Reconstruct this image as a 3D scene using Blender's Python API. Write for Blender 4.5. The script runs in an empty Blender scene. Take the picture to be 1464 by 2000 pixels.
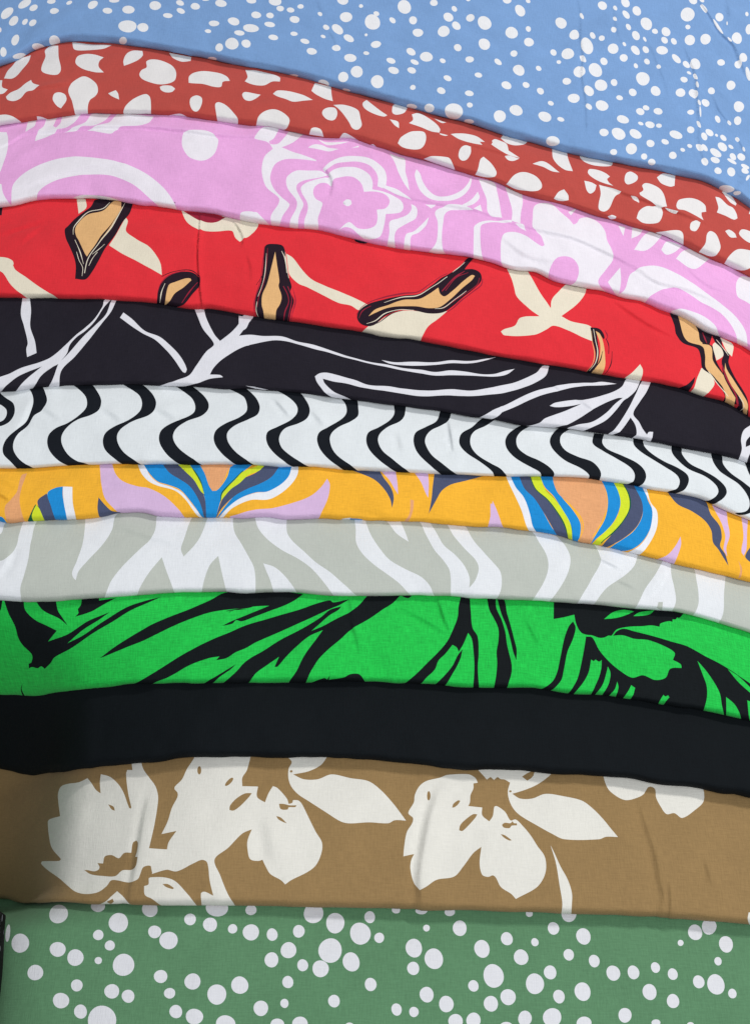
import bpy, math, random, time
import numpy as np
from mathutils import Vector, Matrix, noise
from mathutils.geometry import delaunay_2d_cdt

# ------------------------------------------------------------------ camera, light, exposure
sc = bpy.context.scene
PITCH = math.radians(65)
CAM = np.array([0.0, -0.351, 0.752])
cam_data = bpy.data.cameras.new('camera')
cam_data.sensor_fit = 'VERTICAL'
cam_data.angle = math.radians(50)
cam_data.clip_start = 0.01
cam_data.clip_end = 20
cam = bpy.data.objects.new('camera', cam_data)
sc.collection.objects.link(cam)
cam.location = CAM
cam.rotation_euler = (math.pi / 2 - PITCH, 0, 0)
sc.camera = cam
sc.view_settings.view_transform = 'Standard'
sc.view_settings.look = 'None'
sc.view_settings.exposure = -0.06
sc.view_settings.gamma = 1.0

world = bpy.data.worlds.new('World')
sc.world = world
world.use_nodes = True
bg = world.node_tree.nodes['Background']
bg.inputs['Color'].default_value = (0.93, 0.97, 1.0, 1)
bg.inputs['Strength'].default_value = 0.28

def area_lamp(name, loc, aim, sx, sy, watts, col):
    l = bpy.data.lights.new(name, 'AREA')
    l.shape = 'RECTANGLE'; l.size = sx; l.size_y = sy; l.energy = watts; l.color = col
    o = bpy.data.objects.new(name, l)
    sc.collection.objects.link(o)
    o.location = loc
    o.rotation_euler = (Vector(aim) - Vector(loc)).to_track_quat('-Z', 'Y').to_euler()
    return o
# the shop's tube light behind and above the pile, and a wide fill lamp added in front to lighten the fold lips
area_lamp('tube_light', (1.15, 1.25, 1.75), (0.05, 0.0, 0), 0.7, 0.09, 31, (1.0, 0.985, 0.96))
area_lamp('front_fill_light', (0.45, -0.75, 1.9), (0, 0.05, 0), 1.4, 1.0, 26, (0.95, 0.98, 1.0))

# ------------------------------------------------------------------ helpers
FPX = 1000 / math.tan(math.radians(25))
FW = np.array([0, math.cos(PITCH), -math.sin(PITCH)])
UP = np.array([0, math.sin(PITCH), math.cos(PITCH)])

def project(P):
    d = P - CAM
    zc = d @ FW
    return 732 + FPX * d[..., 0] / zc, 1000 - FPX * (d @ UP) / zc

def rays(px, py):
    return (FW + ((px - 732) / FPX)[:, None] * np.array([1.0, 0, 0]) + ((1000 - py) / FPX)[:, None] * UP)

def srgb(r, g, b):
    f = lambda c: c / 255 / 12.92 if c / 255 <= 0.04045 else ((c / 255 + 0.055) / 1.055) ** 2.4
    return (f(r), f(g), f(b), 1)

def smooth01(t):
    t = np.clip(t, 0, 1)
    return t * t * (3 - 2 * t)

_rng = np.random.RandomState(7)
_N = 96
_tab = _rng.rand(_N, _N)
def vnoise(x, y):
    xi = np.floor(x).astype(int); yi = np.floor(y).astype(int)
    fx = x - xi; fy = y - yi
    fx = fx * fx * fx * (fx * (fx * 6 - 15) + 10); fy = fy * fy * fy * (fy * (fy * 6 - 15) + 10)
    g = lambda a, b: _tab[a % _N, b % _N]
    return ((g(xi, yi) * (1 - fx) + g(xi + 1, yi) * fx) * (1 - fy) + (g(xi, yi + 1) * (1 - fx) + g(xi + 1, yi + 1) * fx) * fy) * 2 - 1

def droop(x, y):
    """the pile sags over its left side and at its near right corner"""
    low = 1 - smooth01((y + 0.17) / 0.11)
    t = np.maximum((-0.203 - x) / 0.04, 0)
    v = 0.036 * np.where(t < 1, t * t, 2 * t - 1)
    t1 = np.maximum((-0.085 - x) / 0.11, 0)
    v = v + 0.030 * np.where(t1 < 1, t1 * t1, 2 * t1 - 1)
    low = low * (1 - 0.75 * smooth01((-0.262 - y) / 0.035))
    z = -low * 0.26 * np.tanh(v / 0.26)
    return z

# ------------------------------------------------------------------ the pile: fold lines
EDGES = {}
for line in """blue: 0,131.5 34,119.5 68,99 116,84 137,81 191,82 239,86.4 328,101 410,116 480,131.5 548,143.5 617,160 664,174 712,186 774,203 849,224 924,244 964,258 1032,277 1101,297 1169,311 1251,328 1326,343.5 1374,355 1408,371 1442,389.5 1464,408
rust: 0,246 51,238 102,231 154,224 222,223 290,224 359,227 427,236 490,244 514,245 565,256 634,268 685,270 726,281.5 774,297 842,317 890,333 964,356 1022,380 1101,400.5 1169,424 1237,445 1292,460 1340,481 1374,498 1418,517 1464,540.5
pink: 0,405 27,401.5 68,392 137,389 205,392 256,398 307,405 359,411 410,416 451,424 490,434 531,440.5 582,447 627,450 671,461 719,473 787,486.6 856,497 917,505 958,515.6 998,528.6 1049,534 1077,548 1111,557.6 1148,564 1183,571 1217,583 1258,590 1292,604 1340,625 1374,647 1408,659 1442,674 1464,686
red: 0,581.5 51,582 120,584 205,585 307,593.5 376,604 403,602 444,609.5 490,618 548,626 617,636.6 699,648.6 774,662 821,667 890,680 938,690 972,698 1032,706 1087,716.6 1148,727 1217,739.5 1271,747 1323,759 1374,776 1422,790 1464,817
branch: 0,765 34,763 61,759 120,755 205,752.5 307,754 410,759 490,763 548,767 599,771 634,776 692,783 770,794 856,805 924,817 964,821 1008,831 1049,834 1101,839 1183,849.5 1247,860 1305,872 1374,885 1435,897 1464,907
wave: 0,914.7 68,914.7 120,911 205,908 307,906 410,908 490,908 548,911 617,912.5 685,917 770,921 856,926 972,932 1066,932.5 1169,938 1224,947 1271,957 1312,963 1374,978 1408,995 1464,1019
yellow: 0,1018 20,1021.7 51,1018 102,1015 171,1011.5 205,1008 239,1001 273,999 307,1006 376,1009 480,1010 517,1008 558,1013.6 617,1012 705,1016 753,1019 821,1020 890,1025 972,1032 1032,1038 1094,1048 1128,1057 1169,1064 1220,1076 1288,1094 1357,1111.5 1408,1123.5 1464,1138
gray: 0,1171 51,1175 102,1174 171,1168 239,1163 328,1157 410,1156 490,1157.6 582,1158 617,1162 719,1165 821,1164.4 907,1167 972,1170 1066,1175.6 1135,1180 1224,1187.6 1288,1193 1326,1197 1374,1210 1418,1223.5 1464,1238
green: 0,1355 27,1357.6 68,1359 120,1352 171,1346.6 212,1341.5 273,1337 376,1335 490,1332 582,1331 651,1330 719,1332 787,1334 856,1338 890,1342 964,1343.5 1032,1344 1066,1349.5 1118,1355 1183,1359 1237,1369 1305,1378.6 1374,1389 1442,1404 1464,1409
black: 0,1500 20,1503 44,1509.5 102,1506 171,1499 239,1492.5 307,1485.6 393,1479 490,1479 565,1480 634,1482 719,1486.7 787,1490 835,1496 866,1500 924,1503 972,1503 1066,1509 1101,1511.5 1176,1517 1224,1521.7 1264,1532 1357,1540 1408,1548 1442,1551 1464,1557
brown: 0,1756 17,1758 34,1763 102,1762 205,1766 307,1766 410,1767.6 490,1768.5 582,1772 719,1774.5 763,1774 856,1778 972,1781.5 1101,1784.7 1203,1788 1299,1793 1374,1799 1464,1806.6
spring: 0,2095 400,2090 800,2092 1464,2110
""".strip().splitlines():
    n, pts = line.split(':')
    EDGES[n] = np.array([[float(v) for v in p.split(',')] for p in pts.split()])
ORDER = ['spring', 'brown', 'black', 'green', 'gray', 'yellow', 'wave', 'branch', 'red', 'pink', 'rust', 'blue']
RAD = dict(spring=.009, brown=.0072, black=.0066, green=.0044, gray=.0038, yellow=.0036, wave=.0031,
           branch=.0036, red=.0038, pink=.0038, rust=.0034, blue=.0048)

def catmull(x, xs, ys):
    m = np.gradient(ys, xs)
    i = np.clip(np.searchsorted(xs, x) - 1, 0, len(xs) - 2)
    h = xs[i + 1] - xs[i]; t = (x - xs[i]) / h
    t = np.clip(t, 0, 1)
    return ((2*t**3 - 3*t**2 + 1) * ys[i] + (t**3 - 2*t**2 + t) * h * m[i] + (-2*t**3 + 3*t**2) * ys[i+1] + (t**3 - t**2) * h * m[i+1])

GX = np.linspace(-0.62, 0.62, 621)
FRONT = {}
for n in ORDER:
    e = EDGES[n]; r = RAD[n]
    px = np.linspace(0, 1464, 260)
    py = catmull(px, e[:, 0], e[:, 1])
    d = rays(px, py)
    dn = np.hypot(d[:, 1], d[:, 2])
    ny, nz = d[:, 2] / dn, -d[:, 1] / dn
    hz = np.zeros_like(px)
    for _ in range(40):
        S = np.sqrt((0.6 * ny) ** 2 + nz ** 2)
        Tz = -r + hz + r * nz / S
        s = (Tz - CAM[2]) / d[:, 2]
        Ty = CAM[1] + s * d[:, 1]
        F = Ty - r * 0.36 * ny / S - 0.6 * r
        X = s * d[:, 0]
        hz = 0.75 * hz + 0.25 * droop(X, F)
    f = np.interp(GX, X, F)
    # beyond the frame the fold lines run on and flatten out
    sl = (F[12] - F[0]) / (X[12] - X[0]); sr = (F[-1] - F[-22]) / (X[-1] - X[-22])
    L = GX < X[0]; R = GX > X[-1]
    f[L] = F[0] + sl * 0.06 * (1 - np.exp((GX[L] - X[0]) / 0.06)) * -1
    f[R] = F[-1] + sr * 0.10 * (1 - np.exp(-(GX[R] - X[-1]) / 0.10))
    FRONT[n] = (f, X[0], X[-1])
for a, b in zip(ORDER, ORDER[1:]):          # keep a minimum step between neighbours
    fa, fb = FRONT[a][0], FRONT[b][0]
    FRONT[b] = (np.maximum(fb, fa + 0.030), FRONT[b][1], FRONT[b][2])

def front(n, x):
    return np.interp(x, GX, FRONT[n][0])

LIP = 0.6     # the lip is pressed flat: its depth is 0.6 of its height
class Fold:
    """one folded length of cloth; u runs along the fold, w over it (w<0 on top, then round the fold)"""
    def __init__(s, n):
        s.n = n; s.r = RAD[n]; s.t = 2 * s.r
        k = ORDER.index(n)
        s.up = ORDER[k + 1] if k + 1 < len(ORDER) else None
        s.seed = 3.7 * k
        s.rise = 2 * RAD[s.up] if s.up else 0.016
    def gap(s, u):
        if s.up: return np.maximum(front(s.up, u) - front(s.n, u), 0.02)
        return np.full_like(u, 0.30)
    def base(s, u, w):
        r = s.r; a = np.clip(w / r, 0, math.pi)
        back = np.maximum(-w, 0); under = np.maximum(w - math.pi * r, 0)
        q = back / s.gap(u)
        if s.up:
            g = np.where(q < 1, np.maximum(q, 0) ** 1.25, 1 + 1.25 * (q - 1))
        else:
            g = q ** 1.3
        puff = 0.0016 * np.sin(math.pi * np.clip(q, 0, 1)) if s.up else 0
        y = front(s.n, u) + LIP * (r - r * np.sin(a)) + back + under
        z = -r + r * np.cos(a) - s.rise * g + puff - under * 0.08
        z = z + droop(u, y)
        return y, z, a
    def relief(s, u, w):
        U, W = u * 1000, w * 1000
        S = s.seed
        h = 0.55 * vnoise(U / 75 + S, W / 38 + S * 2) + 0.42 * vnoise(U / 21 + S * 3, W / 15 + S)
        h = h + 0.15 * vnoise(U / 8 + S, W / 12 + S * 5)
        # soft drag folds running up over the lip
        lip = np.exp(-((W + 2) / 14.0) ** 2)
        h = h + lip * 0.30 * vnoise(U / 13 + S * 7, W / 60 + S)
        return h * 0.0016 * AMP.get(s.n, 1.0)
    def at(s, u, w, extra=None):
        y, z, a = s.base(u, w)
        if extra is not None:
            y = y - np.sin(a) * extra; z = z + np.cos(a) * extra
        return np.stack([u, y, z], -1)
    def unproject(s, px, py):
        """where the lines of sight through these picture points meet the cloth"""
        d = rays(px, py)
        t = (-0.008 - CAM[2]) / d[:, 2]
        u = t * d[:, 0]
        ws = np.concatenate([np.linspace(-0.17 if s.up else -0.42, 0, 160)[:-1], np.linspace(0, math.pi * s.r, 60)])
        for _ in range(14):
            U = np.repeat(u[:, None], len(ws), 1); W = np.repeat(ws[None], len(u), 0)
            PX, PY = project(s.at(U.ravel(), W.ravel()))
            PX = PX.reshape(U.shape); PY = PY.reshape(U.shape)
            k = PY.argmax(1)
            w = np.empty_like(u); bx = np.empty_like(u)
            for i in range(len(u)):
                kk = k[i] + 1
                yy = PY[i, :kk]
                if py[i] <= yy[-1]:
                    w[i] = np.interp(py[i], yy, ws[:kk])
                else:
                    w[i] = ws[k[i]] + (py[i] - yy[-1]) * 0.00030
                bx[i] = np.interp(w[i], ws, PX[i])
            depth = (s.at(u, w) - CAM) @ FW
            u = u + (px - bx) * depth / FPX * 0.9
        return u, w

AMP = dict(spring=.5, brown=.85, black=1.2, wave=.9, gray=.8, blue=1.1, pink=1.15, rust=1.1)

# ------------------------------------------------------------------ print drawings
PRINTS = {n: [] for n in ORDER}; CREASES = {n: [] for n in ORDER}
def smooth_closed(P, step=5.0):
    P = np.array(P, float); n = len(P)
    out = []
    seg = np.roll(P, -1, 0) - P; ln = np.hypot(*seg.T) + 1e-9
    dirs = seg / ln[:, None]
    turn = np.degrees(np.arccos(np.clip((dirs * np.roll(dirs, 1, 0)).sum(1), -1, 1)))
    corner = turn > 72
    tan = (np.roll(P, -1, 0) - np.roll(P, 1, 0)) / (ln + np.roll(ln, 1))[:, None]
    for i in range(n):
        j = (i + 1) % n; L = ln[i]
        m0 = dirs[i] * 1.0 if corner[i] else tan[i]
        m1 = dirs[i] * 1.0 if corner[j] else tan[j]
        k = max(1, int(round(L / step)))
        for q in range(k):
            t = q / k
            out.append((2*t**3-3*t**2+1) * P[i] + (t**3-2*t**2+t) * L * m0 + (-2*t**3+3*t**2) * P[j] + (t**3-t**2) * L * m1)
    return np.array(out)
def smooth_open(P, step=5.0):
    P = np.array(P, float); out = []
    T = np.gradient(P, axis=0)
    T /= (np.hypot(*T.T) + 1e-9)[:, None]
    for i in range(len(P) - 1):
        L = np.hypot(*(P[i+1] - P[i])); k = max(1, int(L / step))
        for q in range(k):
            t = q / k
            out.append((2*t**3-3*t**2+1) * P[i] + (t**3-2*t**2+t) * L * T[i] + (-2*t**3+3*t**2) * P[i+1] + (t**3-t**2) * L * T[i+1])
    out.append(P[-1])
    return np.array(out)
K = 500 / 1464
name = None
for line in """@blue 0 0
E W: 43,77,42,22,-40; 144,25,42,20,-33; 81,123,32,23,-50; 194,46,26,16,-30; 145,127,20,13,-50; 189,131,24,16,-35; 89,228,33,20,-65; 21,298,18,26,0; 0,175,12,16,0; 312,62,26,17,-5; 295,8,25,13,-10; 396,12,18,10,-25; 314,232,31,28,0; 222,268,38,20,10; 112,322,38,18,-5; 532,26,31,20,-30; 615,59,28,17,5; 653,0,30,12,0; 735,54,35,21,0; 730,149,51,38,0; 817,154,32,25,0; 705,231,22,19,0; 888,30,34,25,5; 960,86,27,15,5; 1030,17,23,15,20; 1034,61,24,14,20; 1117,36,27,19,10; 1178,0,20,5,0; 1264,23,33,21,10; 1225,138,31,15,5; 1190,178,18,11,5; 1337,126,34,22,10; 1370,194,30,16,5; 1254,272,22,23,0; 1327,255,39,33,10; 1215,338,25,10,10
@blue 480 0
E W: 32,5,28,18,10; 168,8,36,26,5; 197,51,22,17,5; 256,60,22,16,10; 313,38,18,14,0; 60,90,29,19,8; 139,93,22,16,5; 279,115,29,19,8; 137,145,30,16,8; 30,166,46,23,8; 276,196,21,12,5; 158,219,28,16,5; 338,240,27,14,15; 3,256,27,22,10; 377,298,30,18,12; 424,81,14,11,40; 459,158,20,15,35; 524,168,38,24,40; 442,212,15,9,25; 588,219,32,18,30; 517,279,25,17,8; 597,333,36,22,8; 554,8,31,20,5; 573,98,35,29,0; 658,35,12,10,0; 746,79,17,14,30; 723,127,44,42,35; 687,202,9,8,0; 743,257,30,19,-8; 688,309,17,11,15; 838,115,21,14,40; 634,412,35,34,10; 557,442,29,29,0; 751,469,37,37,0; 445,475,32,18,15; 829,349,26,16,18; 844,406,31,20,18; 906,38,38,41,-20; 955,115,23,21,10; 983,186,30,26,0; 943,297,28,19,30; 964,358,25,15,28; 947,407,26,16,18; 1031,327,37,28,8; 954,500,16,14,0; 948,605,30,12,10; 1048,617,28,21,10; 1074,14,22,19,0; 1191,48,18,14,50; 1157,97,29,25,35; 1202,147,28,22,50; 1130,179,34,31,0; 1210,275,23,19,40; 1124,351,18,13,25; 1278,343,24,19,0; 1152,450,24,15,20; 1116,521,25,18,20; 1282,101,24,22,0; 1363,132,41,36,40; 1362,256,36,31,60; 1440,357,24,16,40; 1328,433,22,14,10; 1276,534,25,16,8; 1188,637,51,45,10; 1279,603,17,15,20; 1275,695,28,13,5; 1270,0,12,7,0; 274,432,25,7,5; 575,512,22,6,10
C 0.5 2: 415,0 425,40 445,80
C 0.4 2: 470,170 510,230 530,300
@blue 964 0
E W: 75,3,25,17,0; 195,5,14,11,40; 149,60,36,26,60; 101,185,36,35,30; 197,161,16,14,40; 200,238,29,27,20; 114,305,20,19,10; 141,403,35,30,35; 255,391,17,14,35; 71,490,30,22,30; 183,487,21,17,25; 265,522,22,17,45; 33,665,34,36,0; 126,632,39,29,20; 324,592,18,12,25; 290,670,39,26,20; 381,685,21,13,15; 383,129,35,28,45; 460,194,28,26,0; 564,201,20,14,55; 616,217,17,16,0; 341,293,20,16,50; 422,305,36,31,10; 371,351,13,12,0; 531,262,50,34,75; 508,336,26,13,55; 628,349,23,19,45; 488,408,34,32,0; 580,397,42,34,40; 416,464,25,20,0; 612,484,37,34,20; 687,467,20,17,30; 542,521,34,26,55; 455,564,34,27,0; 541,614,21,14,40; 616,606,38,29,20; 719,553,20,15,15; 502,90,19,9,60; 619,33,28,23,30; 692,48,16,10,60; 690,111,15,9,55; 684,169,16,14,30; 680,280,31,29,0; 741,331,23,21,15; 744,255,13,9,50; 751,15,28,22,50; 755,82,28,16,50; 816,60,29,22,55; 768,155,20,13,60; 811,203,28,20,55; 862,222,15,8,60; 808,286,31,20,45; 867,283,22,16,55; 874,351,19,14,50; 811,374,15,11,50; 851,446,41,37,40; 794,522,23,20,35; 925,515,30,25,35; 870,135,39,30,55; 920,177,18,14,25; 983,180,27,23,45; 975,227,22,16,45; 1028,234,21,15,55; 960,287,34,26,10; 941,381,14,11,45; 1042,334,32,17,45; 1100,366,24,16,40; 1150,366,33,28,65; 1115,415,14,9,30; 1085,456,21,15,20; 1067,526,28,24,0; 1140,531,29,22,45; 1208,587,24,20,30; 1243,517,21,18,40; 1125,638,20,14,0; 836,636,25,22,45; 870,612,20,15,30; 938,633,26,20,20; 736,684,36,22,20; 839,704,16,9,15; 892,709,27,17,15; 943,716,17,11,10; 1105,85,39,39,0; 1107,156,15,14,0; 1119,228,29,29,0; 1208,225,29,29,0; 1297,357,22,20,0; 1353,489,25,25,0; 1399,609,29,32,0; 1393,687,21,23,0; 1287,99,24,25,0; 1386,222,30,36,0; 1422,335,23,26,0; 1394,368,20,23,0; 1137,5,25,22,30; 1197,52,28,10,50; 1278,160,52,8,58; 1343,235,18,7,50; 1188,3,14,12,40; 1444,82,10,14,0; 1455,170,18,28,0; 1450,425,12,38,-15; 1150,440,22,8,65; 1160,488,18,7,75; 1172,590,18,8,70; 1178,640,30,5,85; 1170,710,25,8,70; 1279,677,22,13,60; 1346,698,15,8,50; 1331,135,12,4,90
C 1.0 1.4: 478,-20 500,90 498,200 512,330 505,430 525,560 535,760
C 0.6 1.6: 690,20 700,150 740,260
C 0.5 1.6: 870,200 940,370 980,470 1000,560
C 1.3 1.5: 1095,280 1150,420 1165,560 1180,760
C 1.6 1.8: 1150,-20 1230,90 1300,200 1370,270 1420,380 1470,480
C 0.8 1.8: 1330,-20 1345,100 1325,180
C 0.7 1.6: 1250,540 1290,630 1360,710
@blue 964 200
E W: 628,173,27,20,8; 712,178,41,31,28; 809,179,38,22,28; 894,233,24,20,25; 978,223,22,15,25; 786,263,32,31,0; 684,282,20,19,0; 858,308,18,18,0; 902,340,22,21,0; 336,222,39,28,0; 1040,182,38,22,20; 1124,155,21,18,15; 1119,246,15,11,20; 1078,271,14,11,20; 1022,302,22,21,20; 1202,192,22,16,50; 1232,170,26,17,30; 1273,183,10,7,40; 1312,198,22,13,45; 1176,254,27,15,50; 1204,256,24,14,50; 1307,249,31,21,40; 1355,249,17,9,35; 1268,285,37,21,38; 1264,328,28,16,22; 1205,336,23,17,45; 1367,305,23,16,55; 1360,335,30,12,30; 1415,306,24,19,35; 1392,206,15,10,55; 1428,265,14,6,65; 1437,360,26,12,25; 1436,388,22,18,30; 1281,388,22,18,35; 1356,395,26,21,50; 1330,493,44,20,5; 1388,517,22,10,0; 1450,430,8,20,30
C 0.8 1.6: 1170,150 1190,290 1225,350
C 0.8 1.6: 1390,190 1440,290 1450,340
C 1.0 2.2: 1450,400 1410,480 1370,530
@rust 0 0
P W: 25,450 45,410 75,380 105,345 178,316 165,355 130,400 100,435 70,452
P W: 258,290 290,262 335,262 338,330 350,400 330,428 270,425 240,408 243,370 262,320
P W: 415,243 640,262 590,280 470,290 425,282
P W: 433,360 445,325 490,312 550,315 594,328 570,350 565,380 594,412 545,412 470,392
P W: 710,375 706,350 725,310 760,290 815,292 818,318 790,345 750,362
P W: 840,385 838,355 870,342 930,350 985,375 1008,415 1000,460 950,480 880,475 815,450 797,425 810,400
P W: 967,302 1095,325 1090,348 1040,352 990,330
P W: 914,495 930,488 980,492 1003,510 985,525 945,525 920,512
P W: 1080,475 1082,440 1110,418 1190,408 1260,418 1300,440 1315,465 1275,470 1265,500 1220,500 1160,482 1110,478
P W: -20,455 15,460 15,500 46,512 20,535 -20,540
P W: 35,553 60,530 110,510 150,478 180,460 190,478 230,495 195,520 155,530 120,565 80,580 45,572
P W: 305,575 315,542 345,533 375,545 382,575 350,620 325,605
P W: 393,520 405,485 440,455 480,437 520,450 555,485 560,520 545,545 515,570 503,610 505,665 440,665 425,625 412,575 398,545
P W: 618,530 662,512 675,530 682,568 640,548
P W: 706,640 720,605 755,570 800,545 840,538 860,560 864,655 710,655
P W: 1087,600 1092,565 1125,549 1155,565 1155,600 1130,638 1105,635
P W: 1232,600 1250,590 1290,605 1330,640 1360,680 1360,715 1245,700 1235,640
P W: 0,660 40,658 90,675 125,698 60,720 0,730 -30,735 -30,665
P W: 212,665 240,668 275,680 260,695 215,688
P W: 955,660 1030,650 1075,668 1000,675
C 0.7 2: 200,512 320,495 410,475
@rust 480 0
P W: -2,400 60,405 130,420 195,445 195,468 150,468 110,490 70,492 20,480 -5,468 10,440
P W: -20,545 -5,530 85,540 60,560 25,580 -5,575
P W: 155,535 180,520 250,525 320,540 383,570 330,575 270,580 230,565 180,550
P W: 375,520 395,478 487,498 490,540 497,578 455,565 400,538
P W: 55,725 75,670 110,640 155,628 200,640 245,675 250,700 230,735 180,740 90,730
P W: 436,650 445,625 475,613 510,618 523,645 515,680 495,695 460,685
P W: 668,590 690,573 720,600 770,640 808,665 790,673 740,660 690,635 670,612
P W: 835,630 845,600 900,600 922,622 905,645 860,658 840,650
P W: 822,688 870,702 875,735 850,720
@rust 480 150
P W: 500,160 570,165 640,195 655,240 662,280 640,305 610,298 590,265 560,220 530,185
P W: 932,265 955,245 948,215 985,210 1040,235 1090,270 1110,300 1105,322 1070,315 1010,290
P W: 1105,325 1155,338 1140,342 1110,333
P W: 868,385 885,350 935,318 985,308 1020,315 1030,345 1020,390 995,415 940,418 890,405
P W: 1170,328 1200,322 1260,325 1320,340 1365,372 1335,373 1350,395 1290,385 1215,358
P W: 1215,440 1225,410 1250,393 1285,400 1285,435 1262,470 1235,475 1218,460
P W: 1310,560 1325,530 1340,470 1358,455 1400,490 1432,540 1425,565 1380,578
P W: 1405,365 1420,355 1450,365 1490,385 1500,420 1470,425 1430,400
P W: 1015,468 1060,455 1130,455 1165,465 1195,532 1145,525 1090,500
P W: 362,325 375,300 400,293 430,305 445,340
P W: 535,345 560,322 600,335 660,372 600,370
P W: 700,388 725,378 750,395
P W: 1075,238 1145,258 1120,262
@rust 964 200
P W: 0,212 40,225 70,265 105,290 148,318 80,300 30,275 -15,240
P W: 62,305 90,305 145,322 105,333 80,328
P W: 38,205 60,185 190,225 175,240 120,248 70,232
P W: 70,470 110,420 150,400 190,402 240,425 270,460 272,490 245,508 180,505 120,495
P W: 342,550 370,510 400,498 425,530 427,555 395,565 360,560
P W: 220,350 270,338 310,352 375,400 330,392 280,368
P W: 332,265 415,275 425,330 450,395 400,385 340,330
P W: 487,295 680,335 670,362 600,365 530,345 495,318
P W: 535,405 545,383 590,388 640,408 662,425 645,440 655,460 680,482 620,465 565,435
P W: 515,450 560,460 585,475 575,505 550,518 530,500
P W: 600,472 660,490 725,515 690,540 660,600 630,622 600,610 600,570 610,520
P W: 780,537 810,545 830,560 828,575
P W: 745,450 755,405 780,392 820,415 820,440 795,465 760,473
P W: 930,430 965,410 1035,420 1030,480 1005,485 955,465
P W: 845,480 865,463 900,470 950,500 975,545 987,600 950,600 890,570 835,535 830,520 852,505
P W: 815,660 830,620 870,595 920,590 960,605 965,635 945,680 910,690 850,685
P W: 1040,595 1055,560 1100,550 1160,560 1205,590 1212,625 1185,630 1185,650 1195,678 1150,655 1090,625 1050,618
P W: 975,605 1050,630 1040,636 990,615
P W: 1118,720 1125,690 1150,678 1178,690 1170,715 1150,740 1125,735
P W: 1262,545 1290,550 1335,590 1365,605 1385,640 1390,665 1370,675 1320,650 1272,632 1280,605
P W: 1300,510 1345,525 1385,580 1380,592 1345,570
P W: 1464,610 1455,640 1480,650
P W: 650,655 675,637 700,645 695,668 665,675
C 0.9 1.8: 590,455 730,515 860,560 980,605 1060,635 1200,690
C 0.6 2: -200,230 0,275 120,320
@rust 964 380
P W: 1320,210 1340,203 1375,225 1385,248 1350,245
P W: 1398,225 1412,205 1450,212 1490,235 1490,290 1450,275 1415,248
P W: 1170,325 1205,285 1215,230 1235,210 1265,225 1285,270 1292,310 1270,345 1230,347
P W: 925,220 1000,205 1060,205 1080,225 1082,290 1000,270
P W: 1315,390 1350,345 1385,318 1425,315 1490,330 1490,420 1430,430 1370,420
@pink 0 200
P W: 165,110 210,105 200,140 175,160 150,178
P W: 200,220 215,180 250,140 275,85 330,80 305,135 335,158 290,190
P W: 310,160 345,120 365,75 465,70 430,115 400,140 380,152
P W: 365,172 400,160 450,140 490,115 530,65 635,65 590,110 550,140 480,145 430,165
P W: 680,65 880,80 850,120 800,140 690,145 660,165 640,182 590,178 500,160 550,145 620,118
P W: -20,170 40,172 50,210 45,270 25,330 0,395 -20,400
P W: -20,470 10,465 20,520 50,570 75,590 50,610 -20,620
P W: 68,590 68,500 85,455 150,395 250,345 340,320 440,312 560,322 680,342 780,375 860,420 930,480 980,545 1025,635 940,625 870,560 790,490 720,445 640,415 540,408 440,415 340,435 270,470 220,515 205,570 130,590
P W: 420,545 480,528 560,532 640,548 700,580 660,600 480,590
P W: 1050,172 1120,165 1190,170 1245,205 1245,245 1225,295 1180,328 1130,333 1080,315 1045,260 1042,210
P W: 1400,655 1464,630 1490,660 1470,700 1420,685
C 0.9 1.8: -30,270 50,235 150,180 300,165 450,150 700,142 860,145 1000,158 1230,185 1400,195 1600,190
C 0.6 3: 150,470 350,400 650,340
@pink 480 150
P W: 48,350 100,290 190,295 165,345 132,372 140,385 185,380 230,335 250,310 335,320 270,375 205,402 270,430 400,478 405,485 330,475 240,470 180,490 150,530 140,585 160,640 200,685 250,730 240,755 210,800 190,860 145,850 145,790 185,730 190,695 120,635 97,580 92,520 110,455 155,412 130,378 80,362
P W: 355,405 385,388 430,388 470,402 530,412 480,425 440,420
P W: 400,350 450,370 590,372 530,384 460,386
P W: 605,405 645,393 645,402
@pink 480 280
P W: -30,400 0,390 60,400 110,440 150,480 60,470 -30,460
P W: 250,500 255,440 290,370 290,330 240,260 230,215 240,185 290,155 350,155 430,160 470,180 440,195 330,215 295,235 290,265 310,310 330,355 310,400 300,440 300,500
P W: 335,500 335,440 355,380 350,340 320,285 315,255 345,228 420,205 480,195 470,185 510,150 570,138 640,142 700,180 725,230 722,265 800,280 850,300 890,330 900,370 880,395 800,405 790,470 770,530 740,545 680,545 640,520 600,490 560,485 530,500 590,455 640,490 700,490 740,470 752,430 748,380 800,370 822,330 800,295 740,278 675,280 660,235 620,200 570,193 520,205 500,220 490,250 470,235 430,230 395,250 385,285 400,320 438,345 430,380 412,430 415,480 405,515
P W: 440,150 480,110 540,80 600,70 680,78 740,105 790,150 805,200 800,245 860,262 905,290 950,320 860,292 800,265 752,250 755,205 740,165 700,125 640,105 570,108 510,120 465,155 450,165
P W: 555,340 575,325 600,330 605,350 585,362 560,352
P W: 820,55 870,70 908,85 912,160 925,210 935,270 900,220 870,160 850,105
P W: 965,175 975,145 995,170 1010,215 1050,270 1100,300 1160,300 1230,270 1270,225 1285,195 1290,210 1275,260 1240,300 1180,325 1120,330 1050,315 1000,270 975,220
P W: 945,345 970,360 980,390 970,430 930,455 870,490 850,530 855,605 805,595 820,510 822,450 870,430 920,410 945,380
P W: 1045,425 1030,470 990,510 945,535 940,625 900,620 915,525 960,505 1000,470
P W: 1025,340 1085,345 1060,370
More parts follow.
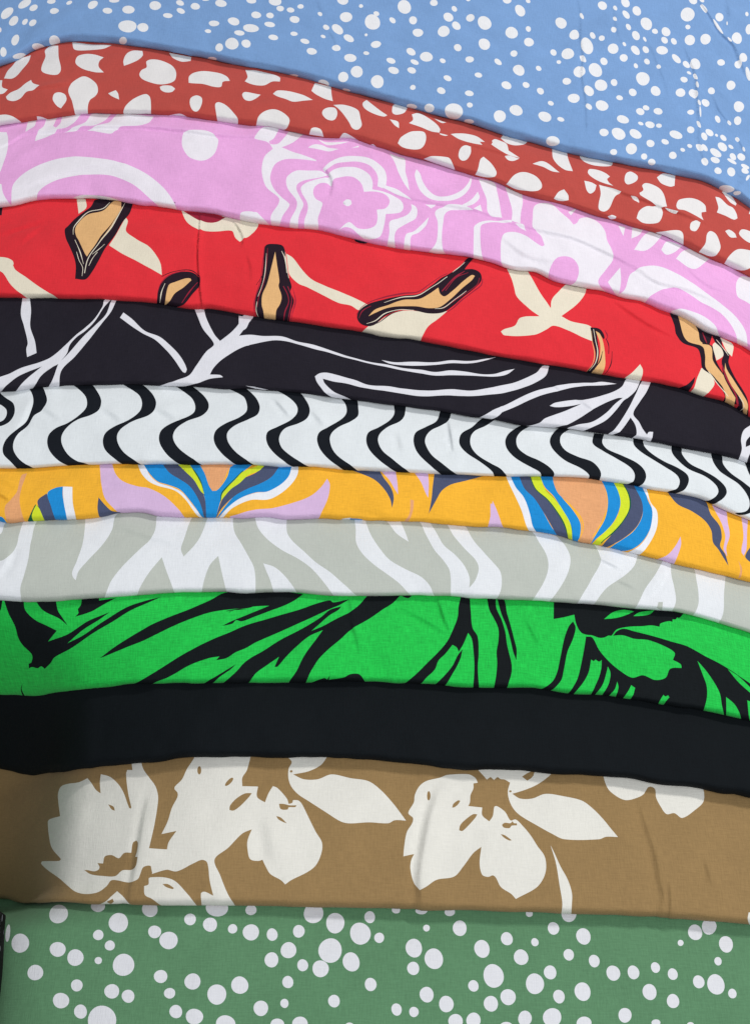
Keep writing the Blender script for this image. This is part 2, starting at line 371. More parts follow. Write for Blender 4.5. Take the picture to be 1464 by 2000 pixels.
P W: 1080,400 1095,375 1150,352 1230,355 1300,385 1200,375 1160,385 1135,410 1128,450 1120,520 1125,600 1150,655 1040,630 1085,570 1095,520 1095,450
P W: 1300,690 1302,500 1305,475 1340,450 1400,440 1520,438 1520,450 1400,452 1350,465 1340,480 1340,560 1350,640 1365,700
P W: 1235,355 1290,320 1325,275 1335,310 1300,350 1260,365
P W: 1330,205 1420,225 1430,290 1450,350 1464,425 1400,415 1380,390 1375,320 1350,255
P W: 1300,380 1340,350 1350,395
C 0.9 1.8: 440,140 480,180 500,240 490,300
C 0.8 2: 800,265 900,300 1100,340 1300,380 1500,440
@pink 964 380
P W: 75,455 45,395 38,330 42,260 60,225 110,215 170,232 230,272 275,298 288,290 270,240 240,205 220,190 222,130 230,65 265,48 330,55 380,95 430,140 455,170 475,160 490,135 540,128 595,155 635,205 645,265 668,310 680,370 640,430 595,495 620,540 690,590 600,580 540,565 430,545 330,520 250,475
P B: 310,475 330,400 360,365 400,355 450,370 480,410 482,460 460,505 400,535 330,510
P W: 60,-60 140,-40 165,30 155,100 150,165 100,150 105,90 90,30
P W: -20,-60 10,-60 30,30 45,130 -20,120
P W: 120,165 165,170 185,212
P W: 425,95 475,75 440,115
P W: 650,500 720,420 725,500 710,585 690,565
P W: 710,175 750,185 740,235
P W: 790,190 850,200 830,230 785,250
P W: 800,315 860,230 920,205 965,225 910,290 860,318
P W: 955,315 990,265 1075,290 1030,330 985,342
P W: 1040,365 1080,320 1130,310 1230,365 1145,425
P W: 1385,540 1390,490 1415,465 1464,475 1500,480 1500,650 1440,610 1395,580
C 0.8 2: 0,130 140,170 290,210 450,250 640,330 820,430
C 0.5 2.5: 50,250 200,350 400,380
C 0.7 2.2: 820,430 930,500 1100,540 1250,600
C 0.5 2.5: 1100,420 1240,520 1380,560
@pink 964 500
P W: 700,225 745,195 775,110 800,90 850,65 930,57 1020,90 1130,150 1230,222 1310,280 1370,330 1420,390 1442,440 1450,520 1390,510 1385,450 1355,390 1300,330 1240,290 1180,260 1100,205 1030,182 970,190 900,225 840,275 760,270
P W: 1010,310 1070,305 1130,320 1200,350 1260,400 1290,460 1200,430 1100,380 1020,340
@red 0 380
P C: 440,25 490,25 495,75 450,108
P C: 720,130 732,150 722,210 780,255 850,295 895,350 920,400 927,462 860,425 780,380 710,345 625,292 660,235 700,165
P K: 372,200 390,180 425,140 470,105 520,70 550,30 700,35 760,55 740,110 700,160 660,230 600,315 560,390 530,440 490,482 430,480 435,410 425,360 400,300 378,250
P T: 430,200 445,165 500,115 590,92 650,40 695,40 690,85 640,160 590,220 545,290 500,358 490,345 450,260 438,240
L C 4: 420,230 422,190 450,150 505,100 590,80 630,45
L C 5: 715,50 650,165 580,260 520,345 500,385 485,450
L C 4: 430,260 460,330 480,400
L C 3: 560,330 530,370 510,410
L T 3: 700,70 640,170 575,262
L C 3: 600,285 560,320 530,345
L C 3: 440,330 455,380 475,420 470,465
L R 5: 1142,470 1140,520 1090,560 1040,625
L R 4: 905,620 905,560 930,495 985,455 1060,435
P C: -20,355 40,362 75,380 80,400 75,402 90,430 150,470 220,520 290,565 350,610 200,610 120,565 60,510 20,450 -20,420
P C: 1035,85 1080,115 1150,150 1230,158 1295,110 1480,145 1475,185 1440,225 1370,268 1345,245 1325,207 1200,212 1120,190 1065,150
P R: 1060,100 1200,110 1290,130 1230,158 1150,150 1080,115
P K: 895,640 905,560 930,500 980,460 1040,442 1100,445 1140,475 1140,520 1100,570 1050,630 980,650
P T: 940,640 965,520 1000,500 1060,480 1090,480 1095,490 1050,530 1000,565 970,610
L C 4: 915,620 925,560 945,510
L K 4: 925,470 1000,440 1090,433 1142,470 1146,510
L R 5: 1040,620 1080,560 1130,500
P K: -20,65 15,65 12,120 -20,120
C 0.6 2.5: 0,220 100,190 240,145
C 0.5 2.5: 120,270 230,180
C 1.1 0.8: 1148,120 1137,300 1140,450 1160,660
C 0.7 1.0: 1340,150 1390,240 1385,300
C 0.5 2: 1420,350 1440,420 1440,500
@red 480 430
P C: -20,5 55,15 40,70 0,105 -20,100
P K: 112,150 160,135 215,150 232,250 245,320 262,380 255,410 275,460 260,520 245,595 70,580 52,500 60,440 85,360 100,260
L R 4: 125,160 118,250 100,370 75,440 65,500
L R 5: 215,380 240,430 245,470 225,520 215,585
L R 5: 240,380 262,440 258,490 240,580
L C 5: 205,175 225,220 235,300
L K 4: 110,170 100,300 60,375
P T: 168,180 178,250 192,350 188,380 205,440 195,480 175,515 170,585 108,575 100,520 92,490 95,430 120,370 148,260
L C 3: 75,560 60,520 65,470
P C: 232,190 270,215 320,280 370,330 440,370 540,410 620,445 700,485 650,515 600,490 530,475 450,435 350,380 300,360 250,310 240,260
P C: 650,660 700,605 745,590 810,545 880,520 960,518 1050,530 1150,520 1090,570 1040,610 1010,660 980,715 800,695
P K: 635,555 650,515 710,475 800,450 900,430 990,420 1060,375 1110,335 1150,315 1190,290 1230,255 1270,215 1300,220 1260,265 1250,280 1300,282 1340,305 1345,345 1310,385 1250,430 1190,485 1130,525 1050,532 950,515 880,515 800,545 740,595 700,605 655,590
P T: 700,550 740,510 810,485 900,455 990,450 1050,420 1100,385 1110,420 1135,435 1180,400 1240,350 1290,315 1308,320 1290,345 1230,390 1170,450 1110,495 1050,502 970,492 890,492 810,500 740,530
L R 6: 1120,405 1180,340 1250,290
L C 4: 790,470 890,440 980,430 1060,385 1150,325
L C 4: 690,590 740,575 800,530 880,512 960,515
L C 3: 1180,300 1250,240
L R 4: 645,560 665,520 715,490
L R 4: 1130,505 1230,430 1320,370 1335,330
P K: 610,95 705,110 690,135 630,125
L R 6: 632,540 660,500 720,462 800,438 900,418 985,408 1055,362 1110,325 1150,308
L R 6: 1352,335 1345,370 1300,405 1240,450 1180,505 1140,530
L R 4: 108,150 95,260 80,360 60,430 46,500 60,560
L R 5: 268,390 284,460 270,520 255,580
L C 3: 118,190 110,300 92,380 70,440
L C 3: 225,180 234,260 246,330
L K 4: 700,600 760,585 830,535 900,516
L C 3: 1080,505 1130,500 1190,455 1260,400
L R 4: 1140,400 1200,330 1270,300
@red 964 500
P C: 70,65 180,75 210,115 260,200 300,260 325,298 330,250 360,210 430,155 530,175 520,215 480,270 385,345 440,375 555,408 560,490 500,465 420,425 340,398 300,420 230,450 60,450 40,428 60,415 120,395 150,352 260,345 200,300 130,230 115,180 100,130
P K: 550,410 600,415 625,440 632,470 625,475 610,455 585,430 590,480 600,560 590,620 555,680 515,675 570,615 580,560 560,480
P T: 580,430 605,445 625,500 635,580 632,640 600,690 545,680 590,620 605,560 605,500
L K 5: 620,545 605,600 570,650
L C 4: 568,420 580,490 592,550 580,610 545,655
L R 5: 632,420 650,460 640,480
L T 3: 556,430 562,500 575,560 562,620 530,660
L R 6: 1215,455 1225,490 1200,500
L R 5: 1030,345 1050,400 1080,470 1150,505
L K 4: 640,470 655,510 655,560
L K 4: 675,545 670,610 650,655 630,675
P C: 725,715 790,665 835,618 850,650 845,690 820,730
P C: 1185,640 1210,650 1262,720 1230,775 1180,815 1100,800 1140,760 1160,700
P K: 1000,325 1045,340 1150,385 1185,430 1200,490 1250,520 1268,600 1320,690 1370,750 1390,850 1300,860 1320,800 1290,740 1240,680 1190,640 1180,580 1160,530 1080,500 1040,450 1030,400
P T: 1048,340 1130,385 1165,430 1180,490 1240,520 1250,600 1300,670 1360,740 1380,800 1370,875 1305,860 1325,820 1310,750 1260,690 1210,640 1205,570 1190,520 1110,490 1085,460 1065,400
P K: 1150,385 1250,440 1230,510 1190,505 1180,440
L R 6: 1190,440 1215,500
P K: 1240,445 1290,460 1310,530 1345,560 1340,610 1370,680 1420,760 1450,830 1450,920 1420,930 1380,880 1400,850 1350,760 1310,680 1300,600 1310,560 1270,510
P T: 1320,610 1330,650 1370,710 1420,790 1450,850 1445,910 1425,905 1420,840 1370,760 1320,680
L R 8: 1300,620 1330,700 1380,790 1400,860
L C 3: 1270,480 1320,540 1340,570
L C 4: 1225,660 1290,740 1340,800
L C 3: 1395,900 1430,860 1400,800
P C: 1248,510 1262,495 1300,530 1310,570 1270,600
P C: 1290,465 1365,510 1360,575 1330,545
C 0.7 2: 690,260 860,380 1020,460
@red 964 650
P K: 1040,330 1110,290 1150,250 1140,290 1100,345
@branch 0 570
P W: 130,35 172,35 180,110 175,200 200,280 210,348 155,370 150,320 158,290 140,200 122,130
P W: 600,50 640,45 600,90 545,170 490,225 440,260 400,305 385,350 350,395 335,412 300,430 230,485 180,560 85,575 150,500 240,425 120,475 40,535 0,575 -20,580 -20,505 60,465 130,430 230,400 300,368 380,300 440,245 480,215 540,160 590,88
P W: 645,45 672,45 640,115 590,175 510,275 430,370 370,425 345,470 340,555 275,555 310,480 335,412 350,395 395,350 470,265 550,190 610,130
P W: 688,150 708,122 760,160 830,225 920,260 990,320 1040,380 1068,440 1060,460 1045,455 1000,390 950,330 890,275 810,235
P W: 1110,90 1165,90 1180,150 1225,240 1258,278 1310,240 1360,190 1395,135 1455,140 1400,210 1350,270 1400,250 1425,247 1425,304 1400,310 1330,345 1270,385 1220,435 1200,470 1260,475 1275,488 1200,495 1130,520 1040,550 850,555 940,530 1010,500 1080,475 1120,420 1180,340 1222,300 1210,270 1160,210 1130,140
P W: 1405,535 1460,545 1464,565 1430,550
@branch 480 600
P W: -60,165 20,157 100,165 210,170 300,200 400,220 480,245 600,285 700,310 800,325 900,345 1000,355 1080,370 1170,362 1260,372 1350,385 1420,383 1480,365 1535,353 1490,385 1420,398 1280,392 1180,388 1080,390 980,372 880,355 780,335 680,315 560,285 460,255 380,238 300,215 230,195 150,190 60,205 -60,235
P W: 775,300 850,312 960,310 1080,315 1180,305 1260,310 1340,300 1430,285 1350,310 1260,325 1180,322 1080,330 960,332 880,328 820,320
P W: 395,395 420,380 460,376 520,388 620,412 700,440 820,450 900,465 1040,478 1180,470 1280,480 1380,465 1440,452 1520,436 1600,406 1660,376 1695,335 1732,335 1715,390 1670,425 1600,456 1480,490 1417,500 1280,512 1160,505 1000,508 880,490 760,470 660,455 580,435 500,425 440,410 450,435 500,480 560,510 620,545 520,535 460,495 430,460 405,425
P W: 1315,650 1390,600 1464,565 1464,600 1400,645
P W: 0,445 60,462 130,480 60,475
P W: -40,50 40,65 20,90 0,125 -40,140
@branch 964 650
P W: -20,450 60,415 150,370 250,330 340,308 440,290 560,288 620,282 700,295 620,302 540,305 450,312 380,328 280,355 180,395 80,440 -20,480
P W: 318,418 350,400 460,382 510,385 600,365 680,340 730,310 760,265 835,275 810,330 770,370 740,390 700,440 640,500 560,540 480,575 410,560 470,525 560,510 640,460 690,410 735,375 700,378 600,420 500,480 400,530 280,560 160,540 260,515 290,490 340,470 420,440 500,405 420,420 350,425
P W: 850,275 898,278 870,340 830,400 795,465 830,510 850,545 875,580 885,565 910,565 905,600 890,635 780,620 815,580 810,530 780,485 740,540 700,580 635,600 680,560 720,510 770,430 810,350
P W: 1500,510 1464,530 1425,560 1410,610 1415,670 1390,745 1440,760 1464,690 1500,680
P K: 1475,580 1440,620 1437,655 1475,635
C 0.4 1.6: 500,390 540,420 570,440
C 0.4 1.6: 345,300 380,325
@wave 0 720
P K: -90,40 -20,95 5,140 35,165 75,195 88,235 80,275 50,310 0,330 -90,345 -90,318 -20,308 20,295 40,265 38,235 10,208 -20,195 -90,172
P K: 155,95 235,95 268,160 270,195 240,240 195,270 160,320 105,370 78,420 80,470 120,525 225,590 120,585 60,530 22,490 18,450 40,400 100,350 150,300 175,250 192,190 185,145
P K: 405,85 515,85 560,135 580,185 565,235 520,265 450,290 390,330 355,380 355,430 390,490 450,530 560,570 400,560 330,520 285,470 270,420 280,375 320,340 390,310 450,270 495,220 495,170 465,130
P K: 695,85 795,85 860,130 892,185 885,230 850,265 770,295 700,335 672,375 675,425 710,480 780,530 850,565 720,555 650,510 600,460 588,410 605,365 660,325 740,290 800,240 812,190 790,145
P K: 985,85 1075,90 1150,140 1190,190 1190,230 1150,270 1070,300 1010,340 990,390 1010,440 1070,495 1150,545 1200,570 1060,555 980,515 925,450 910,400 925,350 980,310 1070,275 1110,245 1115,205 1090,160
P K: 1265,95 1370,95 1455,160 1485,215 1475,262 1425,292 1340,330 1300,370 1305,420 1350,480 1420,530 1490,570 1380,560 1300,515 1240,450 1222,400 1235,355 1290,315 1370,280 1410,245 1412,205 1390,160
C 0.7 3: 60,400 130,290 170,180
C 0.6 3: 250,220 350,280
C 0.6 3: 600,220 700,290
C 0.6 3: 900,220 1010,280
@wave 480 740
P K: 170,65 300,75 345,125 366,180 350,225 300,255 230,280 200,310 190,350 210,400 270,450 390,520 290,510 200,460 140,400 117,350 125,305 180,275 250,240 290,205 295,165 260,120
P K: 540,105 630,115 643,170 640,210 600,240 530,275 490,310 480,350 500,410 550,460 670,540 580,525 500,480 430,410 407,350 420,305 480,270 550,225 575,190 570,145
P K: 845,145 915,155 905,210 880,240 810,275 765,315 755,355 780,410 840,460 955,550 870,535 780,480 710,410 688,355 700,305 760,275 820,235 848,195
P K: 1112,175 1175,185 1160,230 1120,260 1060,290 1030,325 1025,365 1060,430 1120,480 1225,565 1140,560 1050,490 980,420 958,360 970,305 1030,270 1090,235
P K: 1360,218 1425,228 1370,265 1310,295 1285,330 1285,380 1320,430 1400,480 1455,510 1487,550 1490,575 1425,575 1410,530 1350,480 1260,420 1220,370 1230,315 1290,275
C 0.7 2: 170,120 250,210
C 0.6 2.5: 380,180 450,260
C 0.8 1.5: 1160,230 1175,320 1190,410
C 0.5 3: 880,300 900,420
@wave 964 800
P K: 165,85 225,85 160,120 130,160 135,210 180,250 260,290 320,330 345,365 335,400 270,400 265,360 220,330 120,270 75,220 65,175 90,130
P K: 375,102 440,105 385,145 380,190 410,230 480,265 560,295 600,335 612,370 600,410 535,410 545,375 500,335 410,290 340,230 320,185 330,145
P K: 572,132 630,138 620,185 650,225 740,265 820,305 860,345 870,385 850,425 810,450 740,440 795,410 805,370 780,330 700,280 620,235 565,190
P K: 795,160 850,165 860,210 900,250 980,300 1060,340 1105,375 1113,410 1090,455 1040,480 980,475 1045,450 1062,410 1045,375 980,330 900,280 830,235 798,200
P K: 1015,198 1068,208 1075,255 1120,310 1200,350 1270,390 1320,440 1328,480 1295,520 1240,540 1180,525 1250,510 1280,475 1270,435 1210,385 1110,340 1040,280 1015,240
P K: 1240,248 1298,255 1310,310 1350,360 1430,420 1500,490 1500,560 1464,590 1400,605 1375,592 1440,580 1460,550 1450,500 1400,430 1330,380 1290,350 1255,300
P K: 1430,300 1500,315 1500,400 1464,380
@yellow 0 880
P T: 125,140 155,128 140,170 118,250 115,300 130,370 150,420 60,440 35,380 35,320 70,280 100,235
P B: -20,375 20,385 50,430 -20,440
P G: 160,400 180,360 205,310 225,325 275,405 200,420
P E: 210,312 225,330 270,400 195,405 185,372
P N: 218,290 270,248 290,300 335,400 265,412 235,350
P B: 275,245 320,215 362,208 362,270 390,400 330,405 290,310
P W: 362,208 415,208 418,300 440,398 388,400 365,290
P L: 570,75 640,70 660,130 700,175 790,205 850,215 930,255 990,305 1070,390 860,385 800,365 700,365 640,320 600,270 580,190
P N: 565,268 600,310 640,345 690,352 690,375 630,390 580,388 560,340
P W: 785,70 830,70 850,130 900,180 970,205 1040,240 1100,310 1165,390 1120,360 1060,280 1000,230 900,200 850,175 810,130
P B: 815,65 930,70 990,130 1060,170 1110,230 1150,300 1175,385 1150,370 1090,290 1030,225 960,195 900,175 855,130
P N: 925,70 1010,65 1050,110 1110,160 1150,220 1175,290 1182,385 1172,385 1140,290 1090,210 1030,165 970,125
P B: 1045,60 1135,60 1160,110 1190,165 1215,225 1235,230 1270,195 1300,150 1330,80 1450,75 1390,120 1340,170 1290,220 1265,280 1235,385 1180,385 1175,290 1160,240 1120,150
L G 6: 1065,70 1110,115 1150,185 1168,255
P E: 1015,75 1070,68 1110,120 1150,190 1168,250 1150,235 1110,170 1060,120
P T: 1135,70 1355,68 1310,105 1280,170 1240,225 1215,232 1195,200 1170,130
P N: 1235,385 1268,285 1300,240 1360,175 1464,125 1530,75 1620,80 1555,150 1495,185 1400,225 1330,270 1270,330
P B: 1235,390 1330,270 1400,225 1495,185 1555,150 1615,80 1675,80 1650,150 1600,200 1530,235 1464,240 1380,270 1310,320 1250,380
P W: 1250,385 1310,320 1380,270 1464,242 1530,235 1600,200 1650,150 1670,80 1707,80 1700,140 1660,200 1600,250 1530,280 1430,285 1330,330 1270,385
L G 6: 1262,290 1268,245 1300,205 1350,155 1390,115
P E: 1265,285 1270,250 1300,210 1350,160 1390,120 1464,90 1500,75 1515,85 1480,115 1420,140 1370,185 1320,220
C 0.9 2: -20,235 60,280
C 0.6 3: 560,190 620,175 750,180
C 0.5 3: 0,150 100,210
@yellow 480 890
P L: -90,345 60,310 150,300 280,265 370,230 430,180 465,130 480,165 470,240 440,310 400,370 250,378 120,365 0,370 -90,375
P N: 570,70 750,78 790,130 830,185 845,240 835,300 825,250 790,190 740,140 680,110
P L: 770,85 855,88 865,150 870,220 850,190 820,140
P L: 960,92 1040,92 1045,160 1042,240 1030,220 1000,150
P N: 1078,92 1200,98 1360,112 1260,140 1170,165 1120,200 1090,250 1045,330 1060,250 1068,170
P T: 940,250 960,255 955,310 930,375 900,385 935,330
P W: 548,358 600,355 590,385 550,380
P B: 595,358 665,366 665,390 600,385
P L: 1410,258 1440,330 1475,430 1380,425 1400,330
C 0.5 3: 650,300 850,330
@yellow 964 910
P L: -20,215 0,220 25,280 50,365 -20,370
P W: 65,50 98,50 130,120 175,190 205,270 225,350 270,390 265,405 215,395 185,340 160,260 120,170
P B: 92,50 148,50 180,130 240,190 280,260 330,350 385,420 270,405 225,350 205,270 170,180 125,120
P N: 142,50 210,50 240,130 320,200 380,280 410,350 435,425 375,415 330,345 280,260 230,185 175,130
L G 8: 240,60 285,130 345,188 405,268 440,350 450,425
L G 6: 208,60 238,130 308,192 368,272 408,352 428,425
P E: 206,50 258,50 290,130 350,190 410,270 440,350 448,435 428,435 410,350 370,270 310,190 240,130
P B: 262,50 335,50 345,110 390,180 450,250 490,320 495,370 480,450 452,440 442,350 400,260 340,170 290,120
P T: 334,50 610,70 640,160 645,230 620,310 580,380 550,450 480,450 500,370 490,300 440,220 370,160 345,110
L Y 6: 400,190 480,270 508,330 505,380 480,428
L Y 5: 640,260 610,340 560,410
P B: 608,72 680,78 715,160 720,230 690,310 640,370 570,430 545,455 590,380 635,300 650,210 640,140
P E: 676,82 740,90 770,170 775,240 740,310 680,380 600,450 550,455 640,370 700,300 722,220 710,150
P N: 735,92 800,100 840,190 850,260 820,340 760,400 680,448 600,470 680,385 740,310 775,240 765,160
L G 6: 735,98 770,165 776,240 742,310 682,380 610,440
P B: 795,102 850,112 880,200 905,260 895,350 850,430 780,478 640,475 720,430 800,370 845,290 845,210
P W: 845,115 868,122 895,210 930,260 930,350 890,440 830,505 740,500 820,465 875,400 900,320 900,240
P L: 1065,405 1068,450 1050,510 1025,565 920,540 990,510 1035,460
P N: 990,148 1200,195 1240,280 1290,350 1300,410 1290,460 1320,510 1338,575 1320,545 1280,480 1250,440 1240,370 1200,310 1130,260 1050,220
P L: 1245,220 1320,242 1335,330 1345,400 1325,470 1330,520 1310,480 1320,400 1290,310
P L: 1412,280 1450,290 1445,400 1440,480 1425,515 1412,490 1425,400
P N: 1475,450 1440,500 1435,525 1475,560
P T: 1395,545 1415,590 1410,635 1395,640 1405,600
@gray 0 980
P S: 35,120 135,115 110,190 95,250 60,305 20,335 -20,340 -20,200 10,180
P S: 230,100 490,85 475,230 440,340 415,400 418,430 435,450 450,400 500,340 590,240 640,160 670,70 800,60 895,75 890,150 870,200 790,280 700,370 640,450 580,560 400,580 130,595 118,500 140,420 165,320 180,220
P S: 780,540 830,440 870,380 925,315 950,390 1005,535
P S: 1110,78 1192,80 1150,190 1110,250 1050,312 1035,270 1050,220
P S: 1150,535 1170,440 1200,360 1248,308 1265,390 1300,535
C 0.7 3: -20,420 40,330 60,250
C 0.5 3: 680,140 850,190 1000,230
@gray 480 980
P S: -75,75 50,75 70,150 120,210 200,270 300,325 370,375 430,440 510,548 300,540 55,540 55,440 45,370 20,320 -25,240 -65,170
P W: 100,350 160,370 210,410 260,470 305,540 165,540 140,450 115,390
P S: 235,80 620,90 628,160 630,230 660,290 720,350 800,410 880,470 960,560 670,555 560,470 480,400 400,345 340,290 260,215 235,170
P S: 680,100 790,103 860,180 930,228 915,185 880,105 982,105 1030,190 1080,280 1130,340 1165,400 1172,560 1090,555 1050,480 1000,430 900,380 820,330 760,260 710,180
P S: 1048,110 1132,115 1190,200 1250,270 1310,330 1330,380 1310,450 1275,495 1278,440 1250,370 1200,310 1130,250 1090,180
@gray 964 1010
P S: -165,40 0,55 210,80 260,150 300,220 310,290 290,360 250,430 195,495 0,490 35,430 45,370 35,310 0,265 -60,200 -120,130
P S: 350,98 560,148 610,240 600,280 560,350 520,420 450,512 305,500 380,400 425,310 435,230 405,160
P S: 822,215 965,250 920,330 870,400 780,538 560,515 640,410 740,340 800,280
P S: 1008,255 1132,280 1160,370 1170,450 1165,510 1125,570 1010,558 1040,480 1030,400 1015,330
P S: 1325,320 1500,365 1500,710 1280,620 1310,550 1315,450
P S: 930,520 940,485 965,485 960,535
C 0.7 1.6: 600,235 660,265 720,290
C 0.7 2: 880,440 940,370 980,300
C 0.5 2: 700,360 800,400
@green 0 1140
P K: 25,95 135,92 145,150 200,205 270,240 325,268 275,330 380,290 500,215 628,162 560,210 470,265 385,338 480,290 600,210 720,140 850,95 918,78 850,110 740,160 640,220 520,290 400,370 310,420 290,450 255,485 235,470 215,482 185,475 165,482 163,455 178,450 182,405 130,350 105,310 85,240 50,170
P K: 205,98 320,94 330,150 355,190 388,238 335,195 270,165 235,140
P K: 467,75 565,70 568,97 665,82 620,105 575,130 520,160 430,188 450,165 445,145 462,120
P K: -20,90 15,95 5,150 -20,180
P K: 570,425 640,372 760,295 860,240 960,195 1100,140 1200,95 1290,50 1464,40 1600,42 1735,60 1680,98 1600,135 1530,160 1464,185 1380,215 1350,208 1330,228 1270,242 1330,212 1430,170 1540,125 1464,128 1380,140 1280,152 1190,168 1100,198 1000,240 860,308 720,365
L K 4: 1295,158 1360,145 1440,132
L K 3: 1310,165 1340,150 1410,148
P K: 1150,580 1250,520 1350,462 1320,490 1260,530 1200,580
P K: 135,565 125,600 150,655 138,655 120,600
@green 480 1140
P K: -655,590 -555,525 -445,455 -325,385 -205,325 -85,275 0,238 160,190 300,150 400,115 480,95 500,107 590,88 540,120 480,145 370,195 200,272 60,335 0,370 -60,395 -110,425 -170,437 -150,415 -210,425 -320,465 -420,520 -580,592
P K: -145,580 -60,510 -10,455 30,425 100,385 200,320 340,245 430,190 480,150 545,130 530,150 480,180 420,230 375,268 445,240 520,200 600,160 640,130 720,55 890,58 840,110 780,150 700,205 600,265 540,320 480,370 420,430 380,490 325,575 235,575 290,500 320,440 350,390 400,320 440,265 360,300 280,370 230,420 180,475 165,475 190,420 130,460 60,510 0,575
P K: 335,570 450,537 465,545 480,525 475,545 560,535 600,518 650,520 690,575 600,590
P K: 885,60 950,65 930,82 900,75
P K: 1232,60 1278,62 1285,150 1295,250 1325,300 1330,400 1325,480 1332,600 1298,600 1305,480 1300,380 1290,310 1270,280 1240,350 1215,390 1205,365 1180,350 1140,400 1100,440 1080,490 1040,530 970,590 895,580 970,520 1040,450 1100,390 1150,330 1180,270 1210,190 1215,130
P K: 1238,375 1225,430 1190,500 1120,600 1065,592 1130,530 1180,470 1210,410
C 0.7 2: 880,130 1050,220 1130,270
C 0.9 1.6: 1100,80 1130,180 1165,270
C 0.5 1.6: 600,200 640,330 655,400
C 0.5 2: 600,80 610,180
@green 964 1160
P K: -40,15 10,15 15,80 45,150 65,220 75,290 100,390 102,440 90,490 60,555 -5,555 10,480 18,400 15,330 25,270 25,200 0,140 -25,90
P K: 18,20 58,30 75,110 95,180 115,260 130,320 128,378 110,330 90,250 70,180 45,120
P K: 342,45 720,60 800,80 940,82 1085,110 1060,135 1045,133 1040,145 1020,145 1020,160 1000,155 950,170 945,188 900,180 850,185 760,190 700,205 670,240 655,238 630,250 600,252 560,238 530,235 500,225 480,200 465,165 458,120 400,135 340,145
P B: 628,145 680,105 740,92 800,100 760,120 700,138
P B: 795,128 830,105 920,90 890,115 840,125
P K: 450,160 465,195 450,260 420,330 400,430 380,500 300,570 250,560 330,505 360,450 380,360 400,260 425,190
P K: 525,245 560,250 600,320 650,380 720,440 790,478 850,465 920,492 980,480 1005,430 1070,425 1065,405 1020,380 1030,340 970,300 880,265 800,258 735,238 680,240 700,215 740,200 800,215 900,240 1000,270 1100,300 1200,355 1300,405 1400,470 1500,560 1500,790 1400,750 1195,700 1000,670 800,640 640,615 370,600 430,560 470,500 490,440 510,340
P B: 435,590 500,520 540,450 555,375 570,385 580,375 600,388 615,378 612,430 590,500 530,600
P B: 560,600 620,520 645,440 650,415 665,450 660,500 640,545 595,605
P B: 640,605 690,545 705,500 712,535 690,610
P B: 725,620 770,550 785,520 808,535 795,580 765,625
P B: 935,640 960,590 970,575 980,585 995,578 1003,590 990,605 965,640
P B: 1160,385 1210,440 1260,510 1290,570 1300,640 1320,710 1190,690 1215,600 1215,530 1190,460
P B: 1325,590 1370,630 1400,680 1420,740 1325,712 1325,680
P B: 1335,430 1400,475 1500,580 1500,600 1400,510
P B: 1445,610 1500,640 1500,790 1460,720
C 0.6 2: 180,140 220,210 265,290
@brown 0 1560
P W: 335,20 333,-30 350,-70 385,-85 450,-95 500,-118 520,-95 550,-50 577,-30 572,-90 578,-140 630,-125 680,-80 710,-30 735,40 750,58 752,50 735,-30 722,-140 728,-165 758,-165 750,-225 805,-225 820,-170 855,-120 890,-70 905,-10 900,60 885,150 870,220 855,285 950,290 955,330 1000,415 960,405 870,430 878,390 850,383 820,395 805,430 790,460 740,478 640,465 610,500 560,535 490,545 430,530 380,490 340,455 270,405 235,370 240,358 340,355 350,345 300,285 285,235 275,130 290,115 345,100
P W: 860,450 940,450 1000,470 1060,530 1140,625 910,625 870,575 830,550 825,500 850,490 852,455
P B: 925,605 870,570 840,560 830,625 900,630
P B: 930,488 960,488 995,510 990,517 950,505
P W: 510,620 600,590 640,555 670,528 700,555 730,590 785,625
P B: 610,590 645,572 652,590 635,602
P B: 482,408 500,408 540,415 565,405 570,390 558,368 590,370 600,330 640,322 680,340 710,310 750,308 760,250 780,237 790,255 785,300 775,332 790,335 780,385 755,405 700,410 660,442 590,442 520,432
P B: 620,32 650,45 658,68 640,62
P B: 720,-5 735,-5 752,50 740,55
C 0.8 3: 860,-20 830,120 790,350 740,600
@brown 480 1560
P W: -480,203 -445,130 -420,50 -390,-10 -390,-35 -407,-55 -405,-70 -365,-110 -335,-170 -305,-215 -275,-255 30,-255 20,-210 5,-160 -20,-120 -20,-72 70,-70 65,-10 110,22 130,-30 155,-72 180,-62 235,0 245,30 265,25 270,8 300,10 320,30 360,110 400,190 435,250 432,310 400,380 350,420 260,465 225,490 200,465 140,430 115,390 95,348 70,355 25,345 10,290 10,240 35,175 -20,200 -100,280 -178,348 -145,440 -100,550 -50,628 -250,628 -255,540 -235,532 -185,555 -205,470 -220,365 -250,350 -300,370 -395,415 -455,405 -535,420 -540,390 -550,285 -450,290 -440,250 -395,185
E B: -265,-162,11,24,0; -95,-97,32,11,-45
P B: -93,65 -90,40 -55,0 -5,-30 35,-32 15,-5 -35,45 -70,68
P B: 190,30 215,30 250,38 290,38 285,48 245,50 240,62 200,60
P B: 175,100 200,108 235,142 215,135 185,118
P W: 225,-250 470,-250 430,-195 360,-158 270,-140 330,-112 410,-112 490,-140 600,-118 700,-100 770,-50 840,25 915,125 850,123 815,140 700,135 590,142 540,130 460,80 360,15 300,-25 260,-70 243,-120 245,-175 262,-212
E B: 259,-158,8,7,0
